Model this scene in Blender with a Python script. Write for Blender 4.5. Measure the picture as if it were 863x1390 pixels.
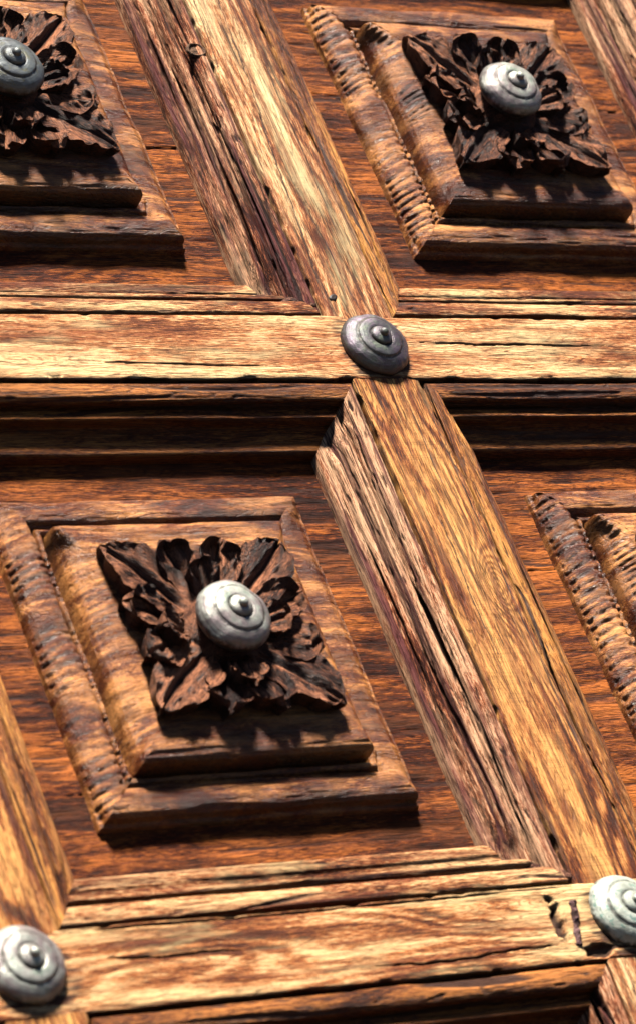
import bpy, math
import numpy as np
from mathutils import Matrix, Vector

# ------------------------------------------------------------------ clear
for o in list(bpy.data.objects):
    bpy.data.objects.remove(o)
scene = bpy.context.scene
COL = scene.collection
S = 0.0005            # one work unit = half a millimetre
ZC = 2.6              # height of the middle crossing above the ground (m)

# ------------------------------------------------------------------ camera
def rodr(v):
    v = np.array(v); t = np.linalg.norm(v); k = v / t
    K = np.array([[0, -k[2], k[1]], [k[2], 0, -k[0]], [-k[1], k[0], 0]])
    return np.eye(3) + math.sin(t) * K + (1 - math.cos(t)) * K @ K
CR = rodr([-0.6242676, -0.55410964, -0.20040415])
CP = np.array([-2353.13, 2188.19, -2712.53])
def w(X, Y, Z):       # work frame (right, down, into the door) -> blender
    return Vector((X, Z, -Y))
right, down, fwd = [w(*CR[i]) for i in range(3)]
cam = bpy.data.cameras.new('camera')
co = bpy.data.objects.new('camera', cam); COL.objects.link(co); scene.camera = co
m = Matrix.Identity(4)
for i, c in enumerate((right, -down, -fwd)):
    for j in range(3): m[j][i] = c[j]
pos = w(*CP) * S
m[0][3], m[1][3], m[2][3] = pos.x, pos.y, pos.z + ZC
co.matrix_world = m
cam.sensor_fit = 'VERTICAL'; cam.sensor_height = 36; cam.sensor_width = 36
cam.lens = 5157.5 / 1390 * 36
cam.shift_y = -45 / 1390
cam.clip_start = 0.05; cam.clip_end = 100
cam.dof.use_dof = True
cam.dof.focus_distance = 4205 * S * 1.0 * 0.998
cam.dof.aperture_fstop = 13.0

# ------------------------------------------------------------------ world and sun
LT = Vector((0.09, 0.555, -0.825)).normalized()     # way the sunlight travels
world = bpy.data.worlds.new('World'); scene.world = world; world.use_nodes = True
nt = world.node_tree
bg = nt.nodes['Background']
sky = nt.nodes.new('ShaderNodeTexSky'); sky.sky_type = 'NISHITA'; sky.sun_disc = False; sky.air_density = .2; sky.dust_density = .1; sky.altitude = 900
sky.sun_elevation = math.asin(-LT.z); sky.sun_rotation = math.atan2(-LT.x, -LT.y)
nt.links.new(sky.outputs[0], bg.inputs[0]); bg.inputs[1].default_value = 0.05
sun = bpy.data.lights.new('sun', 'SUN'); sun.energy = 5.0; sun.angle = math.radians(10.0)
sun.color = (1.0, 0.92, 0.82)
so = bpy.data.objects.new('sun', sun); COL.objects.link(so)
so.rotation_euler = LT.to_track_quat('-Z', 'Y').to_euler()
scene.view_settings.view_transform = 'Standard'
scene.view_settings.look = 'None'
scene.view_settings.gamma = 1.0
scene.view_settings.exposure = 1.55
scene.render.engine = 'CYCLES'
scene.cycles.diffuse_bounces = 0

# ------------------------------------------------------------------ door measures
W, H = 684.7, 736.6            # lattice of studs
HR, HS = 45.0, 46.0            # half width of rail / stile faces
WR, WS = 76.0, 61.0            # moulding widths
D = 50.0                       # depth of the panel field behind the frame face
OX, OY = W / 2 - HS, H / 2 - HR          # half size of frame opening
IX, IY = OX - WS, OY - WR                # half size of the visible field

# ------------------------------------------------------------------ noise
def _hash(ix, iy, iz, seed):
    h = (ix * 374761393 + iy * 668265263 + iz * 2147483647 + seed * 1274126177) & 0xffffffff
    h = ((h ^ (h >> 13)) * 1274126177) & 0xffffffff
    h = ((h ^ (h >> 16)) * 2246822519) & 0xffffffff
    return (h ^ (h >> 15)) & 0xffffffff
def noise(x, y, z=0.0, seed=0):
    """value-gradient noise, about -1..1"""
    x, y, z = np.broadcast_arrays(np.asarray(x, float), np.asarray(y, float), np.asarray(z, float))
    xi, yi, zi = np.floor(x).astype(np.int64), np.floor(y).astype(np.int64), np.floor(z).astype(np.int64)
    fx, fy, fz = x - xi, y - yi, z - zi
    u, v, ww = [f * f * f * (f * (f * 6 - 15) + 10) for f in (fx, fy, fz)]
    out = 0
    for dx in (0, 1):
        for dy in (0, 1):
            for dz in (0, 1):
                h = _hash(xi + dx, yi + dy, zi + dz, seed)
                gx = (h & 1023) / 511.5 - 1; gy = ((h >> 10) & 1023) / 511.5 - 1; gz = ((h >> 20) & 1023) / 511.5 - 1
                g = gx * (fx - dx) + gy * (fy - dy) + gz * (fz - dz)
                out = out + g * (u if dx else 1 - u) * (v if dy else 1 - v) * (ww if dz else 1 - ww)
    return out * 1.6
def sstep(a, b, x):
    t = np.clip((x - a) / (b - a), 0, 1); return t * t * (3 - 2 * t)

# ------------------------------------------------------------------ mesh helpers
def grid_mesh(name, P, mat, attr=None, more=None):
    """P: (n, m, 3) array of points in work units, x along the grain, y across, z out."""
    Ps = [P] + (more or [])
    vs, fs, base = [], [], 0
    for Q in Ps:
        n, mm = Q.shape[:2]
        idx = np.arange(n * mm).reshape(n, mm) + base
        f = np.stack([idx[:-1, :-1], idx[1:, :-1], idx[1:, 1:], idx[:-1, 1:]], -1).reshape(-1, 4)
        vs.append(Q.reshape(-1, 3)); fs.append(f); base += n * mm
    v = np.concatenate(vs) * S; f = np.concatenate(fs)
    return raw_mesh(name, v, f, mat, attr)
def raw_mesh(name, v, f, mat, attr=None):
    me = bpy.data.meshes.new(name)
    me.vertices.add(len(v)); me.vertices.foreach_set('co', v.astype(np.float32).ravel())
    k = f.shape[1]
    me.loops.add(f.size); me.loops.foreach_set('vertex_index', f.astype(np.int32).ravel())
    me.polygons.add(len(f)); me.polygons.foreach_set('loop_start', np.arange(len(f), dtype=np.int32) * k)
    me.polygons.foreach_set('loop_total', np.full(len(f), k, dtype=np.int32))
    me.polygons.foreach_set('use_smooth', np.ones(len(f), dtype=bool))
    me.update(calc_edges=True)
    if attr is not None:
        a = me.attributes.new('furrow', 'FLOAT', 'POINT')
        a.data.foreach_set('value', np.asarray(attr, dtype=np.float32).ravel())
    me.materials.append(mat)
    return me
def link(name, me, parent, mat4=None):
    o = bpy.data.objects.new(name, me); COL.objects.link(o); o.parent = parent
    if mat4 is not None: o.matrix_basis = mat4; LOCAL[o.name] = mat4.copy()
    return o
LOCAL = {}
def frame(kind, X, Y):
    """matrix from a piece's own frame to the door's: grain along x"""
    if kind == 'h': c = ((1, 0, 0), (0, 0, 1), (0, -1, 0))
    else: c = ((0, 0, -1), (1, 0, 0), (0, -1, 0))
    M = Matrix.Identity(4)
    for i in range(3):
        for j in range(3): M[j][i] = c[i][j]
    M[0][3] = X * S; M[2][3] = -Y * S
    return M
def dense(pts, res):
    """resample a profile (offset, height) finely; short rounding at the corners"""
    pts = np.array(pts, float)
    out = []
    for a, b in zip(pts[:-1], pts[1:]):
        n = max(1, int(math.ceil(np.linalg.norm(b - a) / res)))
        out += [a + (b - a) * i / n for i in range(n)]
    out.append(pts[-1])
    q = np.array(out)
    for _ in range(2):
        q[1:-1] = q[1:-1] * .5 + (q[:-2] + q[2:]) * .25
    return q
def prof_normals(q):
    t = np.gradient(q, axis=0); n = np.stack([-t[:, 1], t[:, 0]], -1)
    return n / (np.linalg.norm(n, axis=1, keepdims=True) + 1e-9)

# ------------------------------------------------------------------ materials
class NT:
    def __init__(s, mat): s.t = mat.node_tree; s.n = s.t.nodes; s.l = s.t.links
    def new(s, k, **kw):
        o = s.n.new(k)
        for a, b in kw.items(): setattr(o, a, b)
        return o
    def put(s, sock, v):
        if hasattr(v, 'is_output'): s.l.new(v, sock)
        else: sock.default_value = v
    def math(s, op, a, b=0.0, c=None, clamp=False):
        o = s.new('ShaderNodeMath', operation=op, use_clamp=clamp)
        s.put(o.inputs[0], a); s.put(o.inputs[1], b)
        if c is not None: s.put(o.inputs[2], c)
        return o.outputs[0]
    def vmath(s, op, a, b):
        o = s.new('ShaderNodeVectorMath', operation=op); s.put(o.inputs[0], a); s.put(o.inputs[1], b); return o.outputs[0]
    def noise(s, vec, scale=1.0, detail=3.0, rough=.55, dist=0.0):
        o = s.new('ShaderNodeTexNoise'); s.put(o.inputs['Vector'], vec); s.put(o.inputs['Scale'], scale)
        s.put(o.inputs['Detail'], detail); s.put(o.inputs['Roughness'], rough); s.put(o.inputs['Distortion'], dist)
        return o.outputs[0]
    def ramp(s, fac, stops):
        o = s.new('ShaderNodeValToRGB'); s.put(o.inputs[0], fac)
        e = o.color_ramp.elements
        while len(e) < len(stops): e.new(.5)
        for k, (p, c) in zip(e, stops): k.position = p; k.color = (c[0], c[1], c[2], 1)
        return o.outputs[0]
    def step(s, x, a, b):
        o = s.new('ShaderNodeMapRange', interpolation_type='SMOOTHSTEP'); s.put(o.inputs[0], x)
        o.inputs[1].default_value = a; o.inputs[2].default_value = b; return o.outputs[0]
    def mix(s, fac, a, b, mode='MIX'):
        o = s.new('ShaderNodeMix', data_type='RGBA', blend_type=mode)
        s.put(o.inputs[0], fac); s.put(o.inputs[6], a if hasattr(a, 'is_output') else (*a, 1)); s.put(o.inputs[7], b if hasattr(b, 'is_output') else (*b, 1))
        return o.outputs[2]
def new_mat(name):
    m_ = bpy.data.materials.new(name); m_.use_nodes = True; return m_

def wood(name, c_dark, c_mid, c_lite, stain=.5, stain_col=(.05, .022, .03), fade=.4, pore=.6, saw=0.0, bump=1.0, fcol=(.035, .014, .010), rough=.55, ringw=.35, hair=.6, spec=.22, zs=1.0, fib=1.5, con=1.0, xs=1.0):
    mt = new_mat(name); g = NT(mt); bs = g.n['Principled BSDF']
    tc = g.new('ShaderNodeTexCoord'); oi = g.new('ShaderNodeObjectInfo')
    p = g.vmath('MULTIPLY', tc.outputs['Object'], (2000. * xs, 2000., 2000. * zs))
    r = g.math('MULTIPLY', oi.outputs['Random'], 900.)
    off = g.new('ShaderNodeCombineXYZ'); g.put(off.inputs[0], r); g.put(off.inputs[1], g.math('MULTIPLY', r, 1.7)); g.put(off.inputs[2], r)
    p = g.vmath('ADD', p, off.outputs[0])
    # slow wander of the grain
    wn = g.new('ShaderNodeTexNoise'); g.put(wn.inputs['Vector'], g.vmath('MULTIPLY', p, (.0035, .010, .010))); wn.inputs['Scale'].default_value = 1; wn.inputs['Detail'].default_value = 2
    wv = g.vmath('MULTIPLY', g.vmath('SUBTRACT', wn.outputs[1], (.5, .5, .5)), (0., 11., 11.))
    q = g.vmath('ADD', p, wv)
    broad = g.noise(g.vmath('MULTIPLY', q, (.0030, .045, .045)), 1, 3, .6)
    streak = g.noise(g.vmath('MULTIPLY', q, (.0055, .26, .26)), 1, 7, .72)
    fibre = g.noise(g.vmath('MULTIPLY', q, (.085, 1.15, 1.15)), 1, 6, .72)
    pores = g.noise(g.vmath('MULTIPLY', q, (.020, .75, .75)), 1, 2, .5)
    # cathedral rings
    sx = g.new('ShaderNodeSeparateXYZ'); g.put(sx.inputs[0], q)
    ringn = g.noise(g.vmath('MULTIPLY', p, (.004, .018, .018)), 1, 1, .4)
    kn = g.new('ShaderNodeAttribute', attribute_name='knot').outputs['Fac']
    ring = g.math('SINE', g.math('ADD', g.math('ADD', g.math('MULTIPLY', sx.outputs[1], .35), g.math('MULTIPLY', kn, 46.)), g.math('MULTIPLY', ringn, 50.)))
    ring = g.math('MULTIPLY_ADD', ring, .5, .5)
    ln = g.noise(g.vmath('MULTIPLY', q, (.0030, .030, .030)), 1, 1.5, .5)
    lines = g.math('MULTIPLY', g.step(g.math('SINE', g.math('MULTIPLY', ln, 170.)), .55, .98), g.step(streak, .40, .60))
    t = g.math('ADD', g.math('MULTIPLY', broad, .75), g.math('MULTIPLY', streak, .48))
    t = g.math('SUBTRACT', t, g.math('MULTIPLY', ring, ringw * .3))
    t = g.math('ADD', t, g.math('MULTIPLY', g.math('SUBTRACT', fibre, .5), fib))
    t = g.math('SUBTRACT', t, .085 - ringw * .15)
    patch = g.noise(g.vmath('MULTIPLY', p, (.0045, .014, .014 / zs)), 1, 3, .6)
    t = g.math('ADD', t, g.math('MULTIPLY', g.math('SUBTRACT', patch, .5), .80))
    t = g.math('ADD', t, g.math('MULTIPLY', g.math('SUBTRACT', oi.outputs['Random'], .5), .10))
    t = g.math('MULTIPLY_ADD', g.math('SUBTRACT', t, .47), con, .47)
    col = g.ramp(t, [(.24, tuple(c * .6 for c in c_dark)), (.36, c_dark), (.50, c_mid), (.66, c_lite)])
    # sun-bleached silvery or greenish fading
    fad = g.step(g.noise(g.vmath('MULTIPLY', q, (.006, .03, .03)), 1, 4, .6), .45, .70)
    col = g.mix(g.math('MULTIPLY', fad, fade), col, tuple(min(.8, c * 1.18 + .02) for c in c_lite))
    # old stain left in streaks
    stn = g.noise(g.vmath('MULTIPLY', q, (.0032, .075, .075)), 1, 5, .62)
    st = g.math('MULTIPLY', g.step(stn, .47, .64), stain)
    col = g.mix(st, col, stain_col)
    col = g.mix(g.math('MULTIPLY', lines, hair), col, c_dark)
    # open pores of the oak: short dark dashes
    speck = g.noise(g.vmath('MULTIPLY', q, (.07, 1.1, 1.1)), 1, 2, .5)
    pr = g.math('MULTIPLY', g.math('MAXIMUM', g.step(pores, .56, .66), g.math('MULTIPLY', g.step(speck, .60, .68), .9)), pore)
    col = g.mix(pr, col, tuple(c * .28 for c in c_dark))
    # saw marks across the board
    if saw:
        sw = g.noise(g.vmath('MULTIPLY', p, (.55, .012, .012)), 1, 2, .6)
        sm = g.step(g.noise(g.vmath('MULTIPLY', p, (.008, .02, .02)), 1, 2), .48, .6)
        col = g.mix(g.math('MULTIPLY', g.math('MULTIPLY', g.step(sw, .5, .64), sm), saw), col, c_dark)
    fu = g.new('ShaderNodeAttribute', attribute_name='furrow').outputs['Fac']
    col = g.mix(g.math('MULTIPLY', g.step(fu, .16, .65), .93), col, fcol)
    g.put(bs.inputs['Base Color'], col)
    g.put(bs.inputs['Roughness'], g.math('SUBTRACT', rough + .12, g.math('MULTIPLY', st, .22)))
    bs.inputs['Specular IOR Level'].default_value = spec
    hgt = g.math('ADD', g.math('MULTIPLY', fibre, .8), g.math('MULTIPLY', streak, 1.3))
    hgt = g.math('SUBTRACT', hgt, g.math('ADD', g.math('MULTIPLY', pr, .8), g.math('MULTIPLY', lines, .5)))
    micro = g.noise(p, .9, 4, .7)
    hgt = g.math('ADD', hgt, g.math('MULTIPLY', micro, .35))
    b = g.new('ShaderNodeBump'); b.inputs['Strength'].default_value = .9 * bump; b.inputs['Distance'].default_value = S * 2.0
    g.put(b.inputs['Height'], hgt); g.put(bs.inputs['Normal'], b.outputs[0])
    return mt

M_rail = wood('weathered_rail_oak', (.14, .034, .009), (.52, .185, .054), (.84, .55, .27), stain=.45, stain_col=(.33, .090, .024), fade=.55, pore=.7, saw=.2, bump=.8, fib=1.3)
M_rail_gold = wood('golden_split_oak', (.09, .020, .005), (.46, .140, .030), (.84, .52, .24), stain=.5, stain_col=(.20, .045, .013), fade=.6, pore=.6, bump=.8, ringw=.6, fib=1.3)
M_stile = wood('weathered_stile_oak', (.060, .012, .003), (.32, .082, .014), (.74, .35, .10), stain=.6, stain_col=(.14, .031, .010), fade=.4, pore=.8, saw=.25, ringw=.8, bump=.8, rough=.42, fib=1.3)
M_stile_pale = wood('bleached_stile_oak', (.10, .024, .008), (.50, .175, .052), (.85, .56, .28), stain=.6, stain_col=(.22, .052, .016), fade=.6, pore=.7, saw=.2, ringw=.5, bump=.8, fib=1.3)
M_mould = wood('stained_moulding_oak', (.045, .008, .004), (.37, .100, .036), (.80, .44, .25), stain=.95, stain_col=(.120, .034, .034), fade=.35, pore=.85, bump=1.0, fcol=(.012, .003, .003), spec=.12)
M_edge = wood('brown_edge_moulding_oak', (.05, .011, .003), (.27, .066, .011), (.62, .27, .06), stain=.6, stain_col=(.09, .018, .005), fade=.35, pore=.7, bump=.8, rough=.42)
M_mouldr = wood('rail_moulding_oak', (.055, .012, .003), (.34, .085, .016), (.82, .48, .22), stain=.6, stain_col=(.13, .025, .007), fade=.65, pore=.65, bump=.8)
M_under = wood('shaded_moulding_oak', (.020, .004, .001), (.12, .025, .004), (.50, .18, .04), stain=.65, stain_col=(.05, .010, .003), fade=.1, pore=.65, bump=.8, rough=.4)  # darker oak of its own: varnish kept, not bleached
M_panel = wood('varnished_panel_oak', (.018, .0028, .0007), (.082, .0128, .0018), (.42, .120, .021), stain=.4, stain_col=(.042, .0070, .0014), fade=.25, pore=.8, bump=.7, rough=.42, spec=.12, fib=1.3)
M_carve = wood('carved_panel_oak', (.030, .005, .0012), (.135, .024, .0032), (.68, .28, .08), stain=.7, stain_col=(.050, .009, .003), fade=.45, pore=.45, bump=.8, rough=.27, spec=.38, zs=.4, fib=1.0, con=.75, hair=.25, xs=2.2)
M_leaf = wood('dark_carved_leaf_wood', (.010, .0025, .0018), (.075, .018, .008), (.46, .18, .085), stain=.5, stain_col=(.018, .005, .004), fade=.35, pore=.6, bump=1.3, rough=.38, spec=.28, hair=.4, zs=1.0, fib=1.4)
M_joint = wood('crumbling_joint_filler', (.06, .018, .012), (.20, .065, .035), (.42, .2, .12), stain=.5, bump=1.5, pore=.4)

def metal(name, base, tint, patina, met=.75, rough=.34, pat=.5):
    mt = new_mat(name); g = NT(mt); bs = g.n['Principled BSDF']
    tc = g.new('ShaderNodeTexCoord'); p = g.vmath('MULTIPLY', tc.outputs['Object'], (2000., 2000., 2000.))
    n1 = g.noise(p, .045, 4, .6, .6); n2 = g.noise(p, .12, 4, .65, .3); n3 = g.noise(p, .7, 3, .6)
    # turned rings: noise by radius
    sx = g.new('ShaderNodeSeparateXYZ'); g.put(sx.inputs[0], p)
    rad = g.math('SQRT', g.math('ADD', g.math('POWER', sx.outputs[0], 2.), g.math('POWER', sx.outputs[1], 2.)))
    cx = g.new('ShaderNodeCombineXYZ'); g.put(cx.inputs[0], g.math('MULTIPLY', rad, .75)); g.put(cx.inputs[1], g.math('MULTIPLY', n1, 1.2))
    rn = g.noise(cx.outputs[0], 1, 3, .6)
    col = g.mix(g.step(g.math('ADD', g.math('MULTIPLY', n1, .6), g.math('MULTIPLY', rn, .4)), .42, .6), base, tint)
    col = g.mix(g.math('MULTIPLY', g.step(n2, .50, .66), pat), col, patina)
    col = g.mix(g.math('MULTIPLY', g.step(n3, .60, .72), .5), col, tuple(c * .35 for c in base))
    # grime caught in the turned grooves and along the rim
    gr = g.math('MAXIMUM', g.math('SUBTRACT', 1., g.step(g.math('ABSOLUTE', g.math('SUBTRACT', rad, 27.6)), .5, 2.6)), g.math('SUBTRACT', 1., g.step(g.math('ABSOLUTE', g.math('SUBTRACT', rad, 13.4)), .4, 2.0)))
    gr = g.math('MAXIMUM', gr, g.step(rad, 38.5, 41.))
    gr = g.math('MULTIPLY', gr, g.step(n2, .32, .55))
    col = g.mix(g.math('MULTIPLY', gr, .85), col, (.035, .028, .022))
    big = g.noise(g.vmath('ADD', p, (71., 13., 5.)), .022, 3, .6)
    col = g.mix(g.math('MULTIPLY', g.step(big, .48, .68), .55), col, tuple(c * .45 for c in tint))
    g.put(bs.inputs['Base Color'], col)
    bs.inputs['Metallic'].default_value = met
    g.put(bs.inputs['Roughness'], g.math('ADD', rough - .08, g.math('MULTIPLY', n2, .3)))
    b = g.new('ShaderNodeBump'); b.inputs['Strength'].default_value = .5; b.inputs['Distance'].default_value = S * 1.0
    g.put(b.inputs['Height'], g.math('ADD', g.math('MULTIPLY', n3, 1.3), g.math('MULTIPLY', rn, .9))); g.put(bs.inputs['Normal'], b.outputs[0])
    return mt
M_st_mid = metal('green_grey_bronze', (.085, .092, .090), (.125, .095, .125), (.15, .185, .13), met=.5, rough=.36, pat=.65)
M_st_pale = metal('pale_tarnished_bronze', (.37, .39, .34), (.25, .20, .20), (.17, .24, .18), met=.35, rough=.34, pat=.65)
M_st_teal = metal('verdigris_bronze', (.50, .54, .47), (.38, .41, .34), (.06, .20, .17), met=.25, rough=.40, pat=.8)
M_st_grey = metal('blue_grey_bronze', (.14, .16, .165), (.10, .11, .12), (.15, .14, .065), met=.5, rough=.36, pat=.6)
M_iron = wood('dark_knot_wood', (.03, .010, .010), (.12, .05, .045), (.30, .17, .17), stain=.4, bump=1.2, pore=.5)
M_hole = wood('old_plug_wood', (.05, .02, .012), (.14, .06, .03), (.3, .18, .1), stain=.3)

# ------------------------------------------------------------------ board surfaces
def crack_mask(x, y, cracks):
    """cracks: (x0, y0, x1, y1, halfwidth, wiggle, seed) in the piece's own frame"""
    out = np.zeros_like(x)
    for (x0, y0, x1, y1, hw, wig, sd) in cracks:
        t = (x - x0) / (x1 - x0)
        yc = y0 + (y1 - y0) * t + wig * noise(x * .012, 3.3, 0, sd) + wig * .35 * noise(x * .06, 1.3, 0, sd + 1)
        hwv = max(hw, 1.3) * np.clip(4 * t * (1 - t), 0, 1) ** .5 * (1 + .5 * noise(x * .03, 7.7, 0, sd + 2))
        inside = (t > 0) & (t < 1)
        out = np.maximum(out, np.where(inside, np.clip(1 - np.abs(y - yc) / np.maximum(hwv, .05), 0, 1) ** .7, 0))
    return out

def board(name, x0, x1, hw, mat, seed, res=(2.4, 1.15), cracks=(), furrow=1.0, chip=1.0, knot=None, dents=()):
    """flat frame member: face at height 0, eased edges, sides going down"""
    prof = dense([(-hw, -D * .55), (-hw, -1.6), (-hw + 2.2, -.2), (-hw + 5, 0), (hw - 5, 0), (hw - 2.2, -.2), (hw, -1.6), (hw, -D * .55)], res[1])
    nrm = prof_normals(prof)
    # orientation: offsets increase along +y; outward normal must be +z on the face
    n = int((x1 - x0) / res[0]) + 1
    xs = np.linspace(x0, x1, n)
    X = xs[:, None] + 0 * prof[None, :, 0]; Y = prof[None, :, 0] + 0 * X; Z = prof[None, :, 1] + 0 * X
    wob = 1.1 * noise(X * .008, 0.7, 0, seed + 3) * np.sign(Y) * sstep(hw * .5, hw, np.abs(Y))
    dd = 1.2 * noise(X * .004, Y * .02, 0, seed)
    n1 = noise(X * .0055, Y * .13 + 2 * noise(X * .003, Y * .01, 0, seed + 8), 0, seed + 1)
    fur = sstep(.22, .5, n1) * furrow
    n2 = noise(X * .025, Y * .42, 0, seed + 2)
    fine = sstep(.15, .55, n2)
    n4 = noise(X * .05, Y * .9, 0, seed + 12)
    edge = sstep(hw - 9, hw, np.abs(Y))
    ch = sstep(.18, .45, noise(X * .03, np.sign(Y) * 5, Y * .05, seed + 5)) * edge * chip
    cr = crack_mask(X, Y, cracks)
    for (ex, ey, rx, ry, dp) in dents:
        rr_ = np.sqrt(((X - ex) / rx) ** 2 + ((Y - ey) / ry) ** 2) + .35 * noise(X * .12, Y * .12, 0, seed + 31)
        dn = 1 - sstep(.55, 1.05, rr_); dd = dd - dp * dn; cr = np.maximum(cr, .6 * dn)
    dd = dd - .5 * fur - .35 * fine - .3 * n4 - 2.2 * ch - 4.5 * cr * (cr > .0)
    P = np.stack([X, Y + wob + nrm[None, :, 0] * dd, Z + nrm[None, :, 1] * dd], -1)
    at = np.clip(.30 * fur * sstep(.4, .62, n1) + 1.2 * cr + .22 * fine * sstep(.4, .6, n2), 0, 1)
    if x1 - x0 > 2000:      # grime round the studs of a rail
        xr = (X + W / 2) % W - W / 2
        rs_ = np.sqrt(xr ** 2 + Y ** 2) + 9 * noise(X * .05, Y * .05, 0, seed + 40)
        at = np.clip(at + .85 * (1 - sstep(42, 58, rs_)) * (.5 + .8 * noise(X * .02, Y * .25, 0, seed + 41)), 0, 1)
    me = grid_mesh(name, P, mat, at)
    if knot:
        kx, ky, kr = knot
        d2 = ((X - kx) / (kr * 2.1)) ** 2 + ((Y - ky) / kr) ** 2
        kk = np.exp(-d2 ** .8)
        a_ = me.attributes.new('knot', 'FLOAT', 'POINT'); a_.data.foreach_set('value', kk.astype(np.float32).ravel())
    return me

# profile of the frame mouldings: (share of width, height)
MP = [(0.0, -9), (0.03, -9), (.045, -1.5), (.07, .2), (.20, .6), (.28, -1.5), (.325, -4), (.333, -12), (.34, -19), (.39, -22), (.44, -20), (.46, -15),
      (.485, -13.5), (.53, -13.5), (.545, -16), (.55, -27), (.60, -34), (.68, -36), (.75, -35.5), (.79, -33), (.92, -33.5), (.955, -36), (.965, -44), (.97, -58), (.985, -60)]
MPV = [(0.0, -9), (0.045, -9), (.06, -1.5), (.10, .2), (.20, .8), (.30, -1.0), (.345, -4), (.355, -14), (.37, -21), (.41, -23), (.45, -21),
       (.465, -12), (.49, -9.5), (.54, -9.5), (.59, -13), (.60, -22), (.62, -30), (.66, -31), (.675, -25), (.71, -22), (.76, -22.5), (.79, -25), (.80, -31),
       (.82, -33), (.92, -34.5), (.955, -37), (.965, -44), (.97, -58), (.985, -60)]
def moulding(name, half_out, half_in, width, mat, seed, side, res=(2.4, 1.35), deep=1.0, cracks=()):
    """runs along x from -half_out..half_out at its frame edge to -half_in..half_in at the panel edge.
    side +1: profile falls towards +y; -1: towards -y."""
    def even(pts, n_):
        d_ = dense([(a * width, b) for a, b in pts], .6); a_ = np.r_[0, np.cumsum(np.linalg.norm(np.diff(d_, axis=0), axis=1))]
        t_ = np.linspace(0, a_[-1], n_); return np.stack([np.interp(t_, a_, d_[:, 0]), np.interp(t_, a_, d_[:, 1])], -1)
    prof0 = even(MP, 122); prof = even(MP if width > 70 else MPV, 122)
    nrm = prof_normals(prof)
    n = int(2 * half_out / res[0]) + 1
    t = np.linspace(-1, 1, n)
    arc = np.r_[0, np.cumsum(np.linalg.norm(np.diff(prof, axis=0), axis=1))]
    hx = half_out + (half_in - half_out) * prof[:, 0] / width
    X = t[:, None] * hx[None, :]
    A = arc[None, :] + 0 * X
    V = prof[None, :, 0] + 0 * X; Z = prof[None, :, 1] + 0 * X
    eb = sstep(0, 45, np.abs(hx[None, :]) - np.abs(X))          # the profile dies into the common one at the mitres
    Z = Z * eb + np.interp(V, prof0[:, 0] + np.arange(122) * 1e-6, prof0[:, 1]) * (1 - eb)
    a1 = noise(X * .0042, A * .12 + 1.5 * noise(X * .004, A * .02, 0, seed + 8), 0, seed + 1)
    g1 = sstep(.12, .42, a1) * sstep(.02, .5, .5 + noise(X * .006, A * .015, 0, seed + 9))
    a2 = noise(X * .02, A * .33, 0, seed + 2); g2 = sstep(.12, .5, a2)
    a3 = noise(X * .06, A * .8, 0, seed + 4)
    pit = sstep(.34, .6, noise(X * .040, A * .20, 0, seed + 6))
    cr = crack_mask(X, V, cracks)
    top = (1 - .45 * sstep(width * .3, width * .5, V)) * (1 - .9 * sstep(width * .88, width * .95, V))
    dd = 1.3 * noise(X * .006, A * .02, 0, seed + 7) - deep * top * (3.6 * g1 + 1.0 * g2 + .35 * a3 + 1.5 * pit) - 5 * cr
    endf = sstep(0, 14, np.abs(hx[None, :]) - np.abs(X)) * .9 + .1
    dd = dd * endf * (1 - .75 * sstep(width * .93, width * .955, V))
    P = np.stack([X, side * (V + nrm[None, :, 0] * dd), Z + nrm[None, :, 1] * dd - .6], -1)
    if side < 0: P = P[::-1]
    at = np.clip(.75 * g1 * top + .15 * g2 + .5 * pit * top + cr, 0, 1)
    if side < 0: at = at[::-1]
    return grid_mesh(name, P, mat, at)

# ------------------------------------------------------------------ the carved panel
BX, BY = 187.0, 195.0          # raised border, half sizes at its base
def field_mesh(name, seed, res=2.0, cracks=()):
    hx, hy = IX + 8, IY + 8
    xs = np.linspace(-hx, hx, int(2 * hx / (res * 1.6))); ys = np.linspace(-hy, hy, int(2 * hy / res))
    X, Y = np.meshgrid(xs, ys, indexing='ij')
    n1 = noise(X * .0065, Y * .15 + 1.2 * noise(X * .006, Y * .02, 0, seed + 8), 0, seed); n2 = noise(X * .03, Y * .45, 0, seed + 1)
    f1 = sstep(.15, .5, n1); f2 = sstep(.1, .5, n2)
    # gouge grain lines running over the side strips
    cr = crack_mask(X, Y, cracks)
    Z = -D + 2.0 * noise(X * .01, Y * .012, 0, seed + 4) - 1.1 * f1 - .8 * f2 - 6 * cr
    P = np.stack([X, Y, Z], -1)
    return grid_mesh(name, P, M_panel, np.clip(.5 * f1 * sstep(.3, .55, n1) + .2 * f2 + cr, 0, 1))

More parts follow.
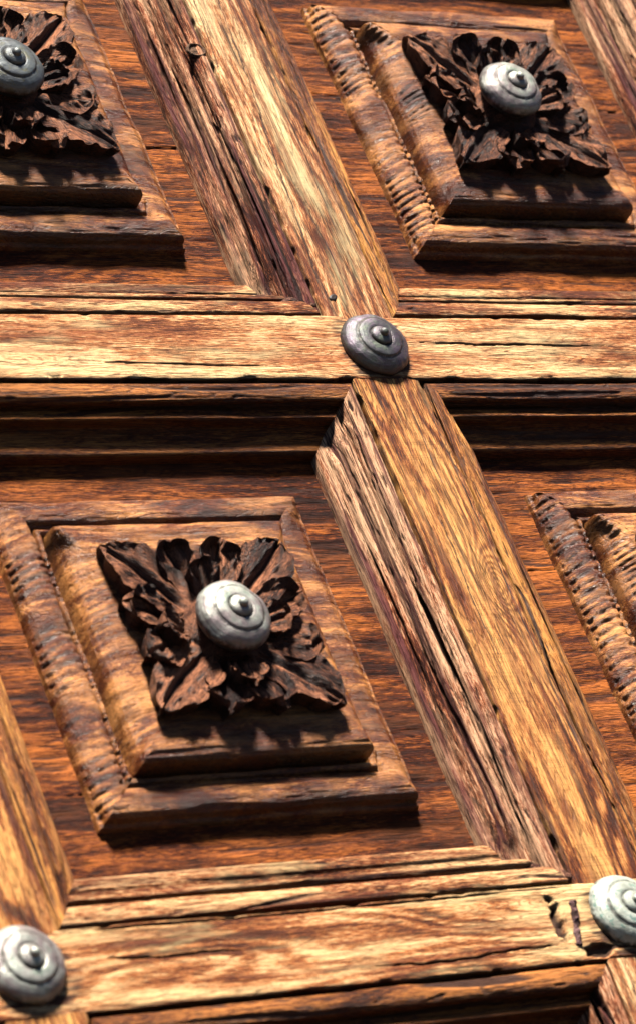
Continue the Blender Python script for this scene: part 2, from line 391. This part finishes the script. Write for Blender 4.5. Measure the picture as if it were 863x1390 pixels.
SIDE1, LEFT = 1, 1
def ring_strips(prof_pts, seed, rib, res=1.7, round_pts=None, right_pts=None):
    """four mitred sides. prof_pts: (inset from the border base, height over the field)."""
    def even(pts, n_):
        d_ = dense(pts, .7); a_ = np.r_[0, np.cumsum(np.linalg.norm(np.diff(d_, axis=0), axis=1))]
        t_ = np.linspace(0, a_[-1], n_); return np.stack([np.interp(t_, a_, d_[:, 0]), np.interp(t_, a_, d_[:, 1])], -1)
    npr = len(dense(prof_pts, 1.4))
    prof = even(prof_pts, npr); nrm = prof_normals(prof)
    rprof0 = even(round_pts, npr); rprof3 = even(right_pts, npr)
    grids, ats = [], []
    for side in range(4):
        if side in (0, 2): hl, hb = BX, BY           # top, bottom: run along x
        else: hl, hb = BY, BX
        L0 = hl - prof[:, 0]
        n = int(2 * hl / (res if side in (1, 3) else res * 1.5)) + 1
        t = np.linspace(-1, 1, n)
        U = t[:, None] * L0[None, :]
        bl = (sstep(2, 26, L0[None, :] - np.abs(U)) if side in (1, 3) else 0 * U)
        rprof = rprof3 if side == 3 else rprof0; rnrm = prof_normals(rprof)
        PI_ = prof[None, :, 0] * (1 - bl) + rprof[None, :, 0] * bl
        V = hb - PI_
        Hh = prof[None, :, 1] * (1 - bl) + rprof[None, :, 1] * bl
        if side == 0: X, Y, nx, ny = U, V, 0, 1
        elif side == 2: X, Y, nx, ny = -U, -V, 0, -1
        elif side == 1: X, Y, nx, ny = -V, U, -1, 0
        else: X, Y, nx, ny = V, -U, 1, 0
        # profile normal points (-inset... , up)
        on = -(nrm[None, :, 0] * (1 - bl) + rnrm[None, :, 0] * bl); up = nrm[None, :, 1] * (1 - bl) + rnrm[None, :, 1] * bl
        # grain lies along x through the solid: noise sampled in space
        ins = PI_ - prof[0, 0]
        per = 11.5 if rib > .95 else 8.6
        ywarp = Y - .28 * PI_ * (1 if side == 1 else -1) + 9 * noise(X * .008, Y * .014, 0, seed + 3)
        amp = sstep(-.25, .15, noise(X * .004, Y * .013, 0, seed + 5)) * (.7 + .3 * noise(X * .02, Y * .06, 0, seed + 25))
        wave = .5 + .5 * np.cos(2 * np.pi * (ywarp / per + .35 * noise(X * .01, Y * .05, 0, seed + 6)))
        valley = wave ** 2.0
        steep = 1.0 if side == 1 else 0.0
        face = sstep(.0, .22, np.abs(on)) * sstep(.12, .35, up)              # the rounded part of the bevel
        bead = sstep(40, 42, PI_) * (1 - sstep(47, 49, PI_)) * (rib > .95)
        dent = bead * (.5 + .5 * np.cos(2 * np.pi * Y / 6.5)) * sstep(-.2, .2, noise(Y * .03, 2.2, 0, seed + 15))
        rel = steep * (valley * (.10 + .90 * amp) * (.45 + .55 * face) * sstep(.05, .3, up))
        flat = sstep(.15, .5, up)
        n1 = noise(X * .009, Y * .13 + Hh * .05, 0, seed); n2 = noise(X * .022, Y * .42 + Hh * .1, 0, seed + 1)
        f1 = sstep(.2, .55, n1) * flat; f2 = sstep(.15, .55, n2) * flat
        k_ = .5 if side in (1, 3) else 1.0
        lump = 1.8 * noise(X * .018, Y * .018, Hh * .02, seed + 9) + .5 * noise(X * .05, Y * .04, 0, seed + 10)
        dd = lump - 3.1 * rel * rib - 1.2 * dent * steep - k_ * (1.3 * f1 + .8 * f2)
        e = sstep(0, 9, L0[None, :] - np.abs(U))                     # turn to straight up at the mitres
        onb, upb = on * e, up * e + (1 - e)
        fix = sstep(0, 3, np.minimum(prof[None, :, 0] - prof[0, 0], 99))
        P = np.stack([X + nx * onb * dd * fix, Y + ny * onb * dd * fix, -D + Hh + upb * dd * fix], -1)
        grids.append(P[:, ::-1] if True else P)
        a = np.clip(.36 * rel + .1 * dent * steep + .3 * k_ * f1 * sstep(.35, .6, n1) + .12 * k_ * f2, 0, 1)
        ats.append(a[:, ::-1])
    return grids, ats
def border_mesh(name, seed):
    pts = [(-1, -4), (0, 3), (1, 7), (4, 8), (4.6, 11), (5.2, 17), (8, 21.5), (16, 25), (26, 26), (33, 24), (37, 19), (38.5, 14.5), (40, 15), (42, 21), (45, 22), (48, 20), (49.5, 15), (51, 13), (56, 12)]
    g, a = ring_strips(pts, seed, 1.0, round_pts=[(-1, -6), (0, 1), (.6, 8), (1.8, 12), (5, 17), (11, 22), (19, 25.5), (28, 26.8), (34, 25.8), (36.5, 24), (37.3, 18), (38, 13), (40.5, 13), (41.5, 18), (43.5, 20.5), (46, 20), (47.8, 17), (48.6, 11), (52, 9), (56, 9)],
                        right_pts=[(-1, -4), (0, 5), (.6, 10), (3, 13), (5, 12.4), (7, 14.5), (14, 18.5), (26, 21.5), (40, 22.5), (50, 22), (56, 21)])
    return grid_mesh(name, g[0], M_carve, np.concatenate([q.ravel() for q in a]), g[1:])
def block_mesh(name, seed):
    pts = [(50.2, 8), (50.6, 20), (51, 32), (51.8, 39), (54.5, 43.5), (60, 46.4), (69, 47.6), (78, 47.6), (90, 47.4), (120, 46)]
    g, a = ring_strips(pts, seed, .9, round_pts=[(52.4, 4), (52.9, 17), (54, 26), (57, 32.5), (63, 39), (71, 44.3), (80, 47.2), (92, 47.8), (120, 46)],
                        right_pts=[(50.2, 8), (51, 24), (52.5, 33), (56, 39), (62, 43.5), (71, 46.5), (80, 47.6), (92, 47.6), (120, 46)])
    q = np.zeros((2, 2, 3)); hx, hy = BX - 118, BY - 118
    q[0, 0] = (-hx, -hy, -5); q[1, 0] = (hx, -hy, -5); q[1, 1] = (hx, hy, -5); q[0, 1] = (-hx, hy, -5)
    a = a + [np.zeros(4)]
    return grid_mesh(name, g[0], M_carve, np.concatenate([z.ravel() for z in a]), g[1:] + [q])

# ------------------------------------------------------------------ carved rosette
def leaf_mesh(name, r0, r1, wmax, seed, h0, h1, lobes=4, cup=5.0, rib=5, fan=False, tipdrop=0.0, groove=4.0):
    n_t, n_s = 84, 61
    T = np.linspace(0, 1, n_t)[:, None]; Sx = np.linspace(-1, 1, n_s)[None, :]
    rng = np.random.RandomState(seed)
    sgn = np.sign(Sx) + 0 * T
    if fan: base = .42 + .62 * sstep(0, .75, T)
    else: base = .40 + .62 * np.sin(np.pi * np.clip(T, 0, 1) ** .8 * .80) - .16 * sstep(.55, 1, T)
    end = np.clip(1 - T ** (7 if fan else 9), 0, 1) ** .5
    ph = rng.rand() + .35 * (sgn > 0)
    scl = .86 + .20 * np.abs(np.sin(np.pi * (T * lobes + ph))) ** .6 + .10 * noise(T * 5, sgn * 3, 0, seed)
    wd = wmax * base * scl * (.12 + .88 * end)
    L = r1 - r0
    a = np.abs(Sx)
    X = r0 + L * (T - (.10 if fan else .05) * T ** 4 * a ** 2) + 2.5 * noise(T * 3, Sx * 2.2, 0, seed + 2)
    X = X + 4.5 * sstep(.8, 1, T) * (np.abs(np.sin(np.pi * (Sx * (1.6 if fan else 1.1) + ph))) - .6)
    Y = Sx * wd + 3.0 * noise(T * 2.5, 4.4, 0, seed + 3)
    h = h0 + (h1 - h0) * sstep(.05, .8, T) - tipdrop * sstep(.8, 1, T)
    h = h + cup * (a ** 2.6 - .35) * sstep(0, .35, T)                        # raised rims, hollow in between
    h = h + (.5 * cup * sstep(.78, .98, T) if fan else 0)
    h = h - groove * np.exp(-(Sx / .13) ** 2) * sstep(.05, .3, T)
    h = h + .45 * groove * np.exp(-((a - .30) / .12) ** 2) * sstep(.05, .3, T)
    vein = np.sin(2 * np.pi * (T * rib - a * 1.1 + .35 * noise(T * 4, Sx * 2, 0, seed + 4)))
    h = h + 1.5 * vein * sstep(.2, .5, a) + 2.0 * noise(X * .035, Y * .045, 0, seed + 5) + .9 * noise(X * .05, Y * .2, 0, seed + 6) + .5 * noise(X * .12, Y * .4, 0, seed + 16)
    h = h - 3.5 * sstep(.88, 1, a) * sstep(-.1, .5, noise(T * 7, sgn, 0, seed + 7))
    P = np.stack([X, Y, h], -1)
    # skirt round the rim, going down to the block
    rim = np.concatenate([P[:, 0], P[-1, 1:], P[-2::-1, -1], P[0, -2:0:-1]])
    cen = np.array([r0 + L * .45, 0, 0])
    rows = [rim]
    for k, (ins, zz) in enumerate(((.985, None), (.94, None), (.90, -4.0))):
        q = rim.copy(); q[:, :2] = cen[:2] + (q[:, :2] - cen[:2]) * ins
        q[:, 2] = (rim[:, 2] - (3, 9)[k]) if zz is None else zz
        q[:, :2] += .8 * np.stack([noise(q[:, 0] * .2, q[:, 1] * .2, k, seed), noise(q[:, 0] * .2, q[:, 1] * .2, k + 9, seed)], -1)
        rows.append(q)
    K = np.stack(rows); K = np.concatenate([K, K[:, :1]], 1)
    at = [np.clip(.35 * sstep(.2, .9, -vein) * sstep(.2, .4, a) + .8 * np.exp(-(Sx / .09) ** 2) * sstep(.1, .3, T), 0, 1).ravel(), np.full(K.shape[0] * K.shape[1], .3)]
    return grid_mesh(name, P, M_leaf, np.concatenate(at), [K[:, ::-1]])

def lathe(name, prof, mat, seg=96, wob=0.0, seed=0):
    prof = np.array(prof, float); th = np.linspace(0, 2 * np.pi, seg + 1)
    q = dense(prof, 1.2) if len(prof) > 3 else prof
    R_, Z_ = q[:, 0][None, :], q[:, 1][None, :]
    cx, sx = np.cos(th)[:, None], np.sin(th)[:, None]
    nn = wob * (noise(R_ * cx * .045, R_ * sx * .045, Z_ * .05, seed) + .35 * noise(R_ * cx * .16, R_ * sx * .16, Z_ * .1, seed + 1))
    R2 = R_ + nn * (R_ > .5)
    P = np.stack([R2 * cx, R2 * sx, Z_ + nn * .5], -1)
    return grid_mesh(name, P, mat)

STUD = [(38, -6), (40.8, -1), (41.4, 2), (41.0, 4.6), (40.0, 6.6), (39.5, 7.0), (38.8, 8.8), (36.4, 11.6), (33, 14.0), (29.6, 15.7), (28.2, 16.2), (27.4, 16.0), (26.8, 16.5), (26.2, 18.0), (24.6, 19.0), (20, 20.1), (16, 20.5), (14, 20.2), (12.6, 19.6)]
BUTTON = [(13.4, 18.5), (12.8, 21.4), (11.2, 23.4), (8.8, 24.8), (6.4, 25.6), (5.0, 25.8)]
TIP = [(5.4, 24.6), (4.9, 28.0), (3.7, 30.2), (2.0, 31.3), (0.01, 31.7)]
def make_stud(parent, X, Y, hgt, mat, label, seed=0, scale=1.0, rot=0.0, tilt=(0, 0)):
    key = 'stud_' + mat.name
    if key not in MESH:
        MESH[key] = [lathe('door_stud', STUD, mat, 112, 1.3, 11 + 7 * len(MESH)), lathe('collar', BUTTON, mat, 64, .7, 12 + len(MESH)), lathe('tip', TIP, mat, 48, .5, 13 + len(MESH))]
    a, b, c = MESH[key]
    M4 = frame('h', X, Y) @ Matrix.Translation((0, 0, hgt * S)) @ Matrix.Rotation(tilt[0], 4, 'X') @ Matrix.Rotation(tilt[1], 4, 'Y') @ Matrix.Rotation(rot, 4, 'Z') @ Matrix.Scale(scale, 4)
    o = link('door_stud', a, parent, M4)
    o['label'] = label
    link('collar', b, o); link('tip', c, o)
    return o
MESH = {}

# ------------------------------------------------------------------ unseen ground, added dark to keep light from below off the undersides
M_ground = new_mat('dark_paving'); g = NT(M_ground)
gt = g.new('ShaderNodeTexCoord'); g.put(g.n['Principled BSDF'].inputs['Base Color'], g.ramp(g.noise(gt.outputs['Object'], 3., 5, .6), [(.3, (.03, .028, .026)), (.7, (.06, .055, .05))]))
g.n['Principled BSDF'].inputs['Roughness'].default_value = .85
gv = np.array([[-60, -60, 0], [60, -60, 0], [60, 60, 0], [-60, 60, 0]], float)
gm = raw_mesh('ground', gv, np.array([[0, 1, 2, 3]]), M_ground)
go = bpy.data.objects.new('ground', gm); COL.objects.link(go); go['kind'] = 'structure'

# ------------------------------------------------------------------ assemble the door
door = bpy.data.objects.new('wooden_door', None); COL.objects.link(door)
door.location = (0, 0, ZC)
door['label'] = 'old weathered brown oak door of square panels with carved leaf rosettes and round bronze studs'
door['category'] = 'door'; door['kind'] = 'thing'

# rails run through; stile lengths butt between them
rail_cr = {0: [(60, 8, 330, 3, 1.0, 3, 7), (-360, -20, -150, -27, 1.0, 4, 8), (-640, 30, -440, 34, 1.2, 2, 9)],
           1: [(-640, 41, -50, 41, 2.2, 1.5, 15), (-320, -30, -95, -22, 1.6, 4, 18), (-600, 10, -450, 4, 1.3, 3, 19)]}
RAILS, STILES = {}, {}
for j in range(-2, 3):
    key = j if j in (0, 1) else 0
    if ('rail', key) not in MESH:
        MESH['rail', key] = board('rail', -2 * W - HS, 2 * W + HS, HR - .8, M_rail_gold if key else M_rail, 100 + 20 * key, cracks=rail_cr[key], res=(2.6, 1.15), furrow=1.0, dents=() if key == 0 else ((-84, 2, 9, 27, 9), (-50, -34, 20, 9, 5)))
    RAILS[j] = link('rail', MESH['rail', key], door, frame('h', 0, j * H) @ Matrix.Translation((0, 0, 1.6 * S)))
    RAILS[j]['label'] = {0: 'pale sun-bleached rail through the middle crossing', 1: 'golden split rail along the bottom of the photograph'}.get(j, 'pale rail')

seg_seed = {(0, -1): 200, (0, 0): 230, (-1, 0): 260, (1, -1): 290}
stile_cr = {(0, -1): [(-320, -26, -40, -40, 1.2, 4, 41), (-200, 6, 60, -16, .9, 5, 42), (20, -14, 320, -34, 1.6, 4, 43), (-330, 20, -120, 16, .7, 3, 44), (120, -8, 318, 6, 1.1, 3, 45), (-60, 26, 200, 22, .7, 2, 46)],
            (0, 0): [(-318, 38, 300, 39, .9, 1.2, 50), (-150, -12, 60, -16, .6, 5, 51), (-320, 14, -180, 12, .5, 2, 52)],
            (-1, 0): [(-320, 10, 320, -4, 1.2, 6, 61)], (1, -1): [(-320, -18, 320, -24, 1.4, 4, 71)]}
for i in range(-2, 3):
    for j in range(-2, 2):
        k = (i, j)
        sk = k if k in seg_seed else ((0, -1) if (i + j) % 2 else (-1, 0))
        if ('stile', sk) not in MESH:
            L = H / 2 - HR + .5
            MESH['stile', sk] = board('stile', -L - 3, L + 3, HS - .8, M_stile_pale if sk == (0, -1) else M_stile, seg_seed[sk], cracks=stile_cr[sk], furrow=1.6, knot=(-44, 24, 17) if sk == (0, 0) else None)
        # local y of a stile points to +X
        STILES[k] = link('stile', MESH['stile', sk], door, frame('v', i * W, (j + .5) * H))
        lab = {(0, -1): 'pale cracked upper stile with a small round plug', (0, 0): 'golden-brown lower stile with saw marks and a knot'}.get(k)
        if lab: STILES[k]['label'] = lab

# mouldings round every opening
cell_keys = [(-1, -1), (0, -1), (-1, 0), (0, 0)]
for i in range(-2, 2):
    for j in range(-2, 2):
        cx, cy = (i + .5) * W, (j + .5) * H
        kk = (i, j) if (i, j) in cell_keys else (-1 if i % 2 else 0, -1 if j % 2 else 0)
        kk = kk if kk in cell_keys else (0, 0)
        sd = 1000 + 97 * (cell_keys.index(kk))
        for side in ('top', 'bottom', 'left', 'right'):
            mk = ('mould', kk, side)
            if mk not in MESH:
                s2 = sd + 20 * ('top', 'bottom', 'left', 'right').index(side)
                if side in ('top', 'bottom'):
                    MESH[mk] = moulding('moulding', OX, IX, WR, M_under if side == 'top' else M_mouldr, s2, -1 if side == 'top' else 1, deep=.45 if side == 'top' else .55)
                else:
                    MESH[mk] = moulding('moulding', OY, IY, WS, M_edge if side == 'left' else M_mould, s2, 1 if side == 'left' else -1, deep=1.0)
            if side == 'top':       # hangs under rail j, faces down
                par, M4 = RAILS[j], frame('h', cx, cy - OY)
            elif side == 'bottom':
                par, M4 = RAILS[j + 1], frame('h', cx, cy + OY)
            elif side == 'left':    # on the right-hand edge of stile i
                par, M4 = STILES[(i, j)], frame('v', cx - OX, cy)
            else:
                par, M4 = STILES[(i + 1, j)], frame('v', cx + OX, cy)
            o = link('moulding', MESH[mk], par)
            o.matrix_basis = LOCAL[par.name].inverted() @ M4

# panels with their carving
names_p = {(-1, -1): 'panel at the upper left, its field crossed by a split', (0, -1): 'panel at the upper right behind the focus',
           (-1, 0): 'whole panel at the lower left with ribbed bevels', (0, 0): 'panel cut off by the right edge'}
names_r = {(-1, -1): 'dark rosette cut off by the left edge', (0, -1): 'dark rosette in the upper right panel', (-1, 0): 'dark rosette in the lower left panel'}
for i in range(-2, 2):
    for j in range(-2, 2):
        cx, cy = (i + .5) * W, (j + .5) * H
        kk = (i, j) if (i, j) in cell_keys else ((-1, 0) if (i + j) % 2 else (-1, -1))
        sd = 3000 + 131 * cell_keys.index(kk)
        if ('panel', kk) not in MESH:
            cr = {(-1, -1): [(60, -45, 260, -38, 2.2, 3, 80)], (-1, 0): [(-240, -150, 240, -158, .6, 3, 81)], (0, -1): [(-240, 60, 240, 52, .8, 3, 82)], (0, 0): [(-240, 100, -60, 92, 1.0, 3, 83)]}[kk]
            MESH['panel', kk] = (field_mesh('panel', sd, 1.8, cr), border_mesh('raised_border', sd + 20), block_mesh('raised_block', sd + 40))
        a, b, c = MESH['panel', kk]
        p = link('panel', a, door, frame('h', cx, cy))
        if (i, j) in names_p: p['label'] = names_p[(i, j)]
        link('raised_border', b, p); link('raised_block', c, p)
        # rosette
        rk = kk
        if ('ros', rk) not in MESH:
            rs = 5000 + 77 * cell_keys.index(rk); L_ = []
            for q in range(4):      # corner leaves
                L_.append(('leaf', 45 + 90 * q + (2 if q % 2 else -3), leaf_mesh('leaf', 24, 147, 31, rs + q, 8, 19, lobes=2.6, cup=6, rib=5, tipdrop=3, groove=5.5)))
            for q in range(4):      # pairs of scalloped leaves on each side
                for s_ in (-1, 1):
                    L_.append(('lobe', 90 * q + s_ * 18, leaf_mesh('lobe', 32, 107 + (q * 7 + s_ * 3) % 7, 25, rs + 20 + q * 2 + s_, 2, 15 + s_ * 1.5, lobes=1.6, cup=10, rib=2.5, fan=True, groove=3)))
                L_.append(('lobe', 90 * q + 3, leaf_mesh('lobe', 28, 78, 19, rs + 50 + q, 5, 23, lobes=1.4, cup=8, rib=2, fan=True, groove=3)))
            MESH['ros', rk] = (lathe('carved_rosette', [(44, -4), (42, 6), (39, 11), (36, 15), (31, 22), (28, 28), (0.01, 29)], M_leaf, 72, 2.5, rs), L_)
        boss, L_ = MESH['ros', rk]
        r = link('carved_rosette', boss, door, frame('h', cx, cy) @ Matrix.Translation((0, 0, -2 * S)))
        if (i, j) in names_r: r['label'] = names_r[(i, j)]
        for nm, ang, me in L_:
            o = link(nm, me, r); o.rotation_euler = (0, 0, math.radians(ang))
        mat = {(-1, -1): M_st_grey, (0, -1): M_st_pale, (-1, 0): M_st_pale}.get(kk, M_st_pale)
        lab = {(-1, -1): 'blue-grey stud on the rosette at the left edge', (0, -1): 'pale stud on the upper right rosette', (-1, 0): 'pale stud on the lower left rosette'}.get((i, j), 'tarnished stud on a rosette')
        sx_, sy_ = {(-1, -1): (-1, -3), (0, -1): (-2, -8), (-1, 0): (4, 1)}.get((i, j), (0, 0))
        make_stud(door, cx + sx_, cy + sy_, 26, mat, lab, tilt=(0, 0), rot=i * 1.3 + j * 2.1)

# studs on the crossings
for i in range(-2, 3):
    for j in range(-2, 3):
        mat = {(0, 0): M_st_mid, (0, 1): M_st_teal, (-1, 1): M_st_pale}.get((i, j), M_st_mid)
        lab = {(0, 0): 'violet-grey stud on the middle crossing', (0, 1): 'pale verdigris stud at the lower right', (-1, 1): 'blurred pale stud at the lower left corner'}.get((i, j), 'tarnished stud on a crossing')
        sx_, sy_ = {(-1, 1): (-4, -9), (0, 1): (-1, -6), (0, 0): (0, -1)}.get((i, j), (0, 0))
        make_stud(door, i * W + sx_, j * H + sy_, 1.0, mat, lab, rot=i * .9 + j * 1.7 + .4)


# solid boards closing the back of the door
bx = 2 * W + HS - 3; bz = 2 * H + HR - 3
vb = np.array([[x, y, z] for z in (-64, -110) for x, y in ((-bx, -bz), (bx, -bz), (bx, bz), (-bx, bz))], float) * S
fb = np.array([[0, 1, 2, 3], [7, 6, 5, 4], [0, 4, 5, 1], [1, 5, 6, 2], [2, 6, 7, 3], [3, 7, 4, 0]])
bk = raw_mesh('backing_board', vb, fb, M_panel); bk.polygons.foreach_set('use_smooth', np.zeros(6, dtype=bool))
link('backing_board', bk, door, frame('h', 0, 0))

# crumbling filler over the mitres at the foot of the stile mouldings
def filler(x0, y0, x1, y1, hw, z0, z1, seed, parent):
    n, k = 90, 60
    t = np.linspace(-.08, 1.08, n)[:, None]; v = np.linspace(-1, 1, k)[None, :]
    L = math.hypot(x1 - x0, y1 - y0); ux, uy = (x1 - x0) / L, (y1 - y0) / L
    vv = v * hw * (1 + .5 * noise(t * 6, 0, 0, seed))
    X = x0 + ux * L * t - uy * vv; Y = y0 + uy * L * t + ux * vv
    base = z0 + (z1 - z0) * sstep(0, 1, t)
    fl = np.floor(3 * noise(X * .06, Y * .06, 0, seed + 1) * 2) * .9
    h = base + 3.0 - 13 * np.abs(v) ** 2.5 - 14 * sstep(.82, 1.05, np.abs(2 * t - 1)) + fl + 2.4 * noise(X * .14, Y * .14, 0, seed + 2) + 1.2 * noise(X * .4, Y * .4, 0, seed + 3)
    P = np.stack([X, -Y, h], -1)[:, ::-1]
    a = np.clip(.5 + noise(X * .12, Y * .12, 0, seed + 4), 0, 1)[:, ::-1] * .7
    o = link('crumbling_filler', grid_mesh('crumbling_filler', P, M_joint, a), parent)
    o.matrix_basis = LOCAL[parent.name].inverted() @ frame('h', 0, 0)
    return o
filler(-118, -122, -48, -54, 9, -46, -1, 900, RAILS[0])
filler(-112, H - 118, -40, H - 47, 11, -44, -1, 910, RAILS[1])
filler(30, -52, 104, -112, 8, -3, -48, 920, RAILS[0])

# round plug in the upper stile
def ring_plug():
    pr = [(13, -2), (12.6, .8), (11, 1.8), (9.6, 1.4), (8.8, -.8), (7.5, -1.4), (5, -.4), (0.01, .2)]
    return lathe('plug', pr, M_hole, 48, 1.2, 77)
SU = STILES[(0, -1)]
o = link('plug', ring_plug(), SU); o.matrix_basis = LOCAL[SU.name].inverted() @ frame('h', -62, -.5 * H - 72) @ Matrix.Translation((0, 0, -.4 * S)); o['label'] = 'small round dark plug'
o.scale = (1, .8, 1)

# small dark slot near the foot of the upper stile: the hole's shade painted as a black disc
M_slot = new_mat('black_peg'); M_slot.node_tree.nodes['Principled BSDF'].inputs['Base Color'].default_value = (.02, .014, .012, 1)
pg = lathe('peg', [(4, -2), (4, .4), (3.2, .9), (0.01, .5)], M_slot, 20, .8, 5)
o = link('peg', pg, SU, None); o.matrix_basis = LOCAL[SU.name].inverted() @ frame('h', -23, -.5 * H + 296) @ Matrix.Rotation(.5, 4, 'Z') @ Matrix.Scale(1.5, 4, (1, 0, 0)); LOCAL[o.name] = o.matrix_basis.copy()

# splintered knot beside the lower right stud
kn_ = filler(-58, H - 26, -74, H + 30, 6.5, 1.5, 1.5, 931, RAILS[1])
kn_.name = 'splintered_knot'; kn_.data.name = 'splintered_knot'; kn_['label'] = 'splintered dark knot'
kn_.data.materials[0] = M_iron
bpy.context.view_layer.update()
